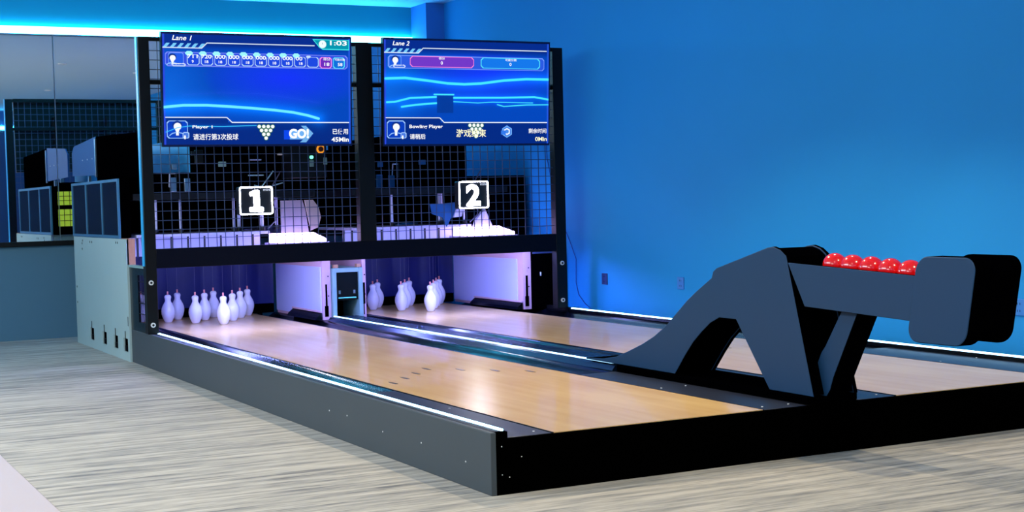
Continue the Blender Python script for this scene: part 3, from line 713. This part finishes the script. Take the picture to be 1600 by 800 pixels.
# control box with indicator, yellow ring button
t = thing('control_box', (1.9, 7.3, 1.85), 'dark control box with yellow ringed button and green light', 'control box')
obj('box_body', B().box(1.66, 2.03, 7.42, 7.748, 1.72, 2.06), STEEL, t, bevel=.006)
rg_ = B(); n = 20; R0, R1 = .042, .028
vs = [];
for rr, yy in ((R0, 7.405), (R1, 7.405), (R0, 7.42), (R1, 7.42)):
    vs += [(1.965+rr*math.cos(2*math.pi*i/n), yy, 2.005+rr*math.sin(2*math.pi*i/n)) for i in range(n)]
fs = []
for i in range(n):
    j = (i+1) % n; fs += [(i, j, n+j, n+i), (i, 2*n+i, 2*n+j, j), (n+i, n+j, 3*n+j, 3*n+i)]
obj('yellow_ring', rg_.add(vs, fs), M('yellow_plastic', (250, 170, 40), .4, emit=(250, 150, 30), es=.8), t)
obj('push_button', B().tube((1.965, 7.395, 2.005), (1.965, 7.42, 2.005), .026, 16), M('dark_red_button', (90, 40, 20), .4), t)
obj('green_indicator', B().tube((1.865, 7.40, 1.925), (1.865, 7.42, 1.925), .017, 14), E('green_indicator_light', (.15, 1, .5), 2.5, srgb=False), t)
obj('rocker_switch', B().box(1.845, 1.885, 7.405, 7.42, 1.83, 1.895), TEAL, t)
obj('rocker_switch', B().box(2.0-.005, 2.028, 7.405, 7.42, 1.85, 1.92), TEAL, t)

# ------------------------------------------------------------------ steel housing left of lane one
hs = thing('steel_housing', (0, 8.6, 0), 'pale grey teal steel panel housing left of the machinery', 'machine housing')
pb = B()
ys = [7.58, 8.00, 8.50, 9.10]; z0, z1 = .085, .215
cur = 7.412
for y in ys:
    pb.box(-.02, 0, cur, y-.09, 0, 1.168); pb.box(-.02, 0, y-.09, y+.09, z1, 1.168); pb.box(-.02, 0, y-.09, y+.09, 0, z0); cur = y+.09
pb.box(-.02, 0, cur, 9.88, 0, 1.168)
obj('side_panel', pb, PANEL, hs)
for y in ys:
    l = obj('latch', B().box(-.004, .01, y-.1, y+.1, z0-.006, z1+.006), RETBLK, hs)
    obj('latch_handle', B().box(-.026, -.004, y-.012, y+.02, z0+.01, z0+.06), STEEL, l)
    obj('latch_pull', B().box(-.026, -.0205, y-.004, y+.004, z0+.06, z1+.07), STEEL, l)
for y, z in ((9.45, 1.10), (9.42, 1.13), (9.05, 1.12), (8.95, 1.12), (7.85, 1.13), (7.78, 1.13), (9.45, 1.04), (9.80, .62), (9.80, .45)): obj('panel_hole', B().tube((-.0215, y, z), (-.019, y, z), .012, 10), RETBLK, hs)
obj('edge_slot', B().box(-.0215, -.019, 7.44, 7.47, .34, .43), M('worn_edge_grey', (90, 100, 100), .6), hs)
obj('wooden_end', B().box(-.016, .062, 7.412, 7.62, .925, 1.172), WOOD, hs)
obj('rear_panel', B().box(.01, 2.0, 9.86, 9.88, 0, 1.168), PANEL, hs)
obj('front_edge', B().box(0, .02, 7.412, 7.43, 0, .92), BLACK, hs)
# window cabinet on top
wc = thing('window_cabinet', (.1, 8.8, 1.17), 'metal framed cabinet with three smoked panes on the steel housing', 'cabinet')
f = B(); f.box(-.02, 0, 7.70, 9.92, 1.172, 1.20); f.box(-.02, 0, 7.70, 9.92, 1.722, 1.748)
bars = (7.70, 8.42, 9.17, 9.88)
for y in bars: f.box(-.02, 0, y, y+.035, 1.20, 1.722)
obj('cabinet_frame', f, M('blue_silver_frame', (90, 150, 190), .35, metal=.6), wc)
obj('cabinet_case', B().box(.012, .10, 7.71, 9.91, 1.172, 1.745), RETBLK, wc)
for a, b in zip(bars, bars[1:]): obj('smoked_pane', B().box(-.012, -.004, a+.036, b-.001, 1.201, 1.721), GLASS, wc)
yb = thing('rear_guard', (1, 9.95, 1.17), 'black rear guard with yellow mesh windows seen in the mirror', 'guard')
obj('guard_case', B().box(.03, 1.9, 9.925, 9.96, 1.172, 1.745), RETBLK, yb)
YEL = M('yellow_sheet_added_glow', (215, 235, 60), .4, emit=(190, 215, 60), es=.35)  # added emission brightens the yellow sheet, which is no lamp
for x0, x1 in ((.06, .40), (.60, .94), (1.14, 1.48)):
    for z0, z1 in ((1.27, 1.47), (1.52, 1.68)):
        w_ = obj('yellow_window', B().box(x0, x1, 9.961, 9.966, z0, z1), YEL, yb)
        g = B()
        for i in range(1, 5): g.box(x0+(x1-x0)*i/5-.003, x0+(x1-x0)*i/5+.003, 9.967, 9.972, z0, z1)
        for i in range(1, 3): g.box(x0, x1, 9.967, 9.972, z0+(z1-z0)*i/3-.003, z0+(z1-z0)*i/3+.003)
        obj('window_grid', g, BLACK, w_)
# blue sheet and black hood above the window cabinet
bs = thing('machine_hood', (.3, 9, 1.748), 'black machine hood with a blue sheet metal flank above the window cabinet', 'machine hood')
obj('hood_body', B().prism([(7.45, 1.749), (9.15, 1.749), (9.15, 2.225), (7.45, 2.18)], 0, .10, .18), RETBLK, bs, bevel=.01)
obj('flank_sheet', B().prism([(9.16, 1.82), (9.16, 2.225), (10.30, 2.17), (10.42, 2.10), (10.42, 1.84)], 0, .10, .115), BLUEST, bs)
obj('support_leg', B().box(.10, .125, 9.55, 9.60, 1.749, 1.82), ALU, bs)
for y, z in ((9.35, 2.0), (9.6, 2.0), (9.85, 2.0)): obj('sheet_screw', B().tube((.0985, y, z), (.101, y, z), .008, 8), WHITEP, bs)
obj('edge_bracket', B().box(.085, .10, 9.12, 9.16, 1.80, 2.20), ALU, bs)

# ------------------------------------------------------------------ ball return
def two_tone(o):
    # laminate faces on the flat sides, black edge banding all round
    o.data.materials.append(RETBLK)
    for p in o.data.polygons: p.material_index = 0 if abs(p.normal.x) > .9 else 1
    return o
br = thing('ball_return', (2.165, .9, .28), 'large slate grey ball return shaped like a leaning letter A between the lanes', 'ball return')
outer = [(2.42, .322), (2.42, .332), (2.20, .345), (2.03, .372), (1.88, .42), (1.70, .485), (1.563, .545), (1.42, .625), (1.30, .715), (1.19, .795), (1.08, .862), (.93, .945), (.913, .985), (.878, 1.006), (.392, 1.138), (.338, 1.145), (.275, 1.128), (.223, 1.095), (.004, .321)]
inner = [(.39, .321), (.65, .65), (.695, .708), (.86, .708), (.95, .67), (1.04, .61), (1.13, .54), (1.22, .45), (1.335, .321)]
XA, XB = 2.008, 2.322
def inset(prof, d):
    out = []
    n = len(prof)
    for i in range(n):
        p0, p1, p2 = Vector(prof[i-1]), Vector(prof[i]), Vector(prof[(i+1) % n])
        a = (p1-p0).normalized(); b = (p2-p1).normalized(); na = Vector((-a.y, a.x)); nb = Vector((-b.y, b.x)); m = na+nb
        m = m/max(.35, m.length_squared)*2 if m.length > .2 else na
        out.append(tuple(p1+m*(d if False else d)*.5*1.0))
    return out
prof = outer+inner
area2 = sum(prof[i-1][0]*prof[i][1]-prof[i][0]*prof[i-1][1] for i in range(len(prof)))
core = inset(prof, .018 if area2 > 0 else -.018)
core = [(a, max(.321, b)) for a, b in core]
two_tone(obj('side_plate', B().prism(prof, 0, XA, XA+.028), RETURN, br, bevel=.004))
two_tone(obj('side_plate', B().prism(prof, 0, XB-.028, XB), RETURN, br, bevel=.004))
obj('body_core', B().prism(core, 0, XA+.028, XB-.028), RETBLK, br)
obj('plinth', B().prism([(1.985, .035), (2.345, .035), (2.345, 1.98), (2.30, 2.05), (2.03, 2.05), (1.985, 1.98)], 2, .2765, .320), RETBLK, br, bevel=.006)
# ball track beam
bq = [(.30, 1.058), (-.84, 1.018), (-.78, .788), (.12, .817), (.16, .90)]
bq = [(.215, 1.058), (-.84, 1.016), (-.80, .786), (.075, .817)]
two_tone(obj('track_side', B().prism(bq, 0, XA+.003, XA+.024), RETURN, br, bevel=.003))
two_tone(obj('track_side', B().prism(bq, 0, XB-.024, XB-.003), RETURN, br, bevel=.003))
obj('track_floor', B().prism([(.20, .985), (-.84, .943), (-.80, .80), (.09, .83)], 0, XA+.024, XB-.024), RETBLK, br)
# strut
two_tone(obj('strut', B().prism([(-.262, .800), (-.135, .800), (.0, .600), (.035, .560), (.10, .44), (.12, .32), (-.005, .32), (-.035, .36), (-.062, .43)], 0, XA+.082, XB-.082), RETURN, br, bevel=.004))
obj('strut_front', B().prism([(-.266, .795), (-.260, .800), (-.060, .432), (-.033, .362), (-.003, .322), (-.009, .322), (-.039, .360), (-.066, .43)], 0, XA+.086, XB-.086), RETBLK, br)
# head: two rounded side plates and a recessed middle
hp = rrect(-1.155, -.762, .685, 1.118, .075, 8)
hp = [(a+(.9-b)*.18, b) for a, b in hp]
two_tone(obj('head_plate', B().prism(hp, 0, XA-.012, XA+.09), RETURN, br, bevel=.006, seg=3))
two_tone(obj('head_plate', B().prism(hp, 0, XB-.05, XB-.018), RETBLK, br, bevel=.006, seg=3))
hc = rrect(-1.14, -.775, .70, 1.10, .07, 6); hc = [(a+(.9-b)*.18, b) for a, b in hc]
obj('head_core', B().prism(hc, 0, XA+.09, XB-.05), RETBLK, br)
r_ball = .067
ys_ = [.0, -.145, -.29, -.435, -.58]
bp = None
for i, y in enumerate(ys_):
    z = .985+(y-.20)*(.042/1.04)+r_ball
    lab = ['farthest', 'second farthest', 'middle', 'second nearest', 'nearest'][i]
    lab = 'glossy red bowling ball on the return track, %s' % ['first beside the tall body', 'second from the tall body', 'middle of the five', 'second from the square head', 'right beside the square head'][i]
    if bp is None:
        bp = obj('bowling_ball', B().sphere((0, 0, 0), r_ball), REDB, smooth=True); b_ = bp
    else:
        b_ = bp.copy(); COL.objects.link(b_)
    b_.location = (2.165, y, z); tag(b_, lab, 'bowling ball', 'red balls on the ball return')

# ------------------------------------------------------------------ wall outlets and cable
def outlet(y, z, label, mat):
    t = thing('wall_outlet', (XR-.005, y, z-.06), label, 'outlet', 'outlets on the blue wall')
    obj('cover_plate', B().box(XR-.012, XR, y-.05, y+.05, z-.058, z+.058), mat, t, bevel=.003)
    for dz in (-.025, .025):
        for dy in (-.012, .012): obj('socket_slot', B().box(XR-.0135, XR-.0118, y+dy-.002, y+dy+.002, z+dz-.008, z+dz+.008), BLACK, t)
outlet(6.46, .607, 'dark wall outlet nearest the black frame', M('navy_outlet', (22, 48, 105), .4))
outlet(5.10, .617, 'blue wall outlet between the frame and the ball return', M('blue_outlet', (50, 120, 200), .4))
outlet(1.03, .612, 'blue wall outlet at the right beside the square head of the ball return', M('blue_outlet', (50, 120, 200), .4))
tag(obj('wall_cable', B().path([(XR-.01, 7.62, 2.2), (XR-.01, 7.60, 1.9), (XR-.01, 7.5, 1.6), (XR-.01, 7.3, 1.2), (XR-.01, 7.12, .95), (XR-.012, 7.02, .8), (XR-.012, 7.03, .55), (XR-.012, 6.98, .42), (XR-.012, 6.85, .33), (XR-.012, 6.7, .27)], .004), M('navy_cable', (18, 66, 150), .5)), 'thin dark cable hanging down the blue wall beside the frame', 'cable')

# ------------------------------------------------------------------ added fill panels and ceiling downlights
for x, y, sx, sy in ((-4.6, 3.0, 1.8, 7.0), (-6.4, -4.0, 2.2, 3.0)):  # unseen panels added to go with the area fill lights
    t = thing('added_fill_panel', (x, y, ZC), 'flat unseen panel added for the fill light over the open floor %s' % ('beside the lanes' if y > 0 else 'behind the camera'), 'ceiling light')
    obj('added_fill_panel_frame', B().box(x-sx/2-.05, x+sx/2+.05, y-sy/2-.05, y+sy/2+.05, ZC-.03, ZC), WHITEP, t)
for x, y, lab in ((2.35, -2.85, 'recessed round downlight in the ceiling in front of the ball return'), (-1.2, -3.2, 'recessed round downlight in the ceiling nearest the camera'), (1.6, 2.6, 'recessed round downlight in the ceiling above lane one'), (3.2, 1.2, 'recessed round downlight in the ceiling above lane two')):
    t = thing('downlight', (x, y, ZC), lab, 'ceiling light', 'ceiling downlights')
    obj('trim_ring', B().lathe([(.075, 0), (.075, -.012), (.055, -.016), (.052, 0)], (x, y, ZC), 24), WHITEP, t)
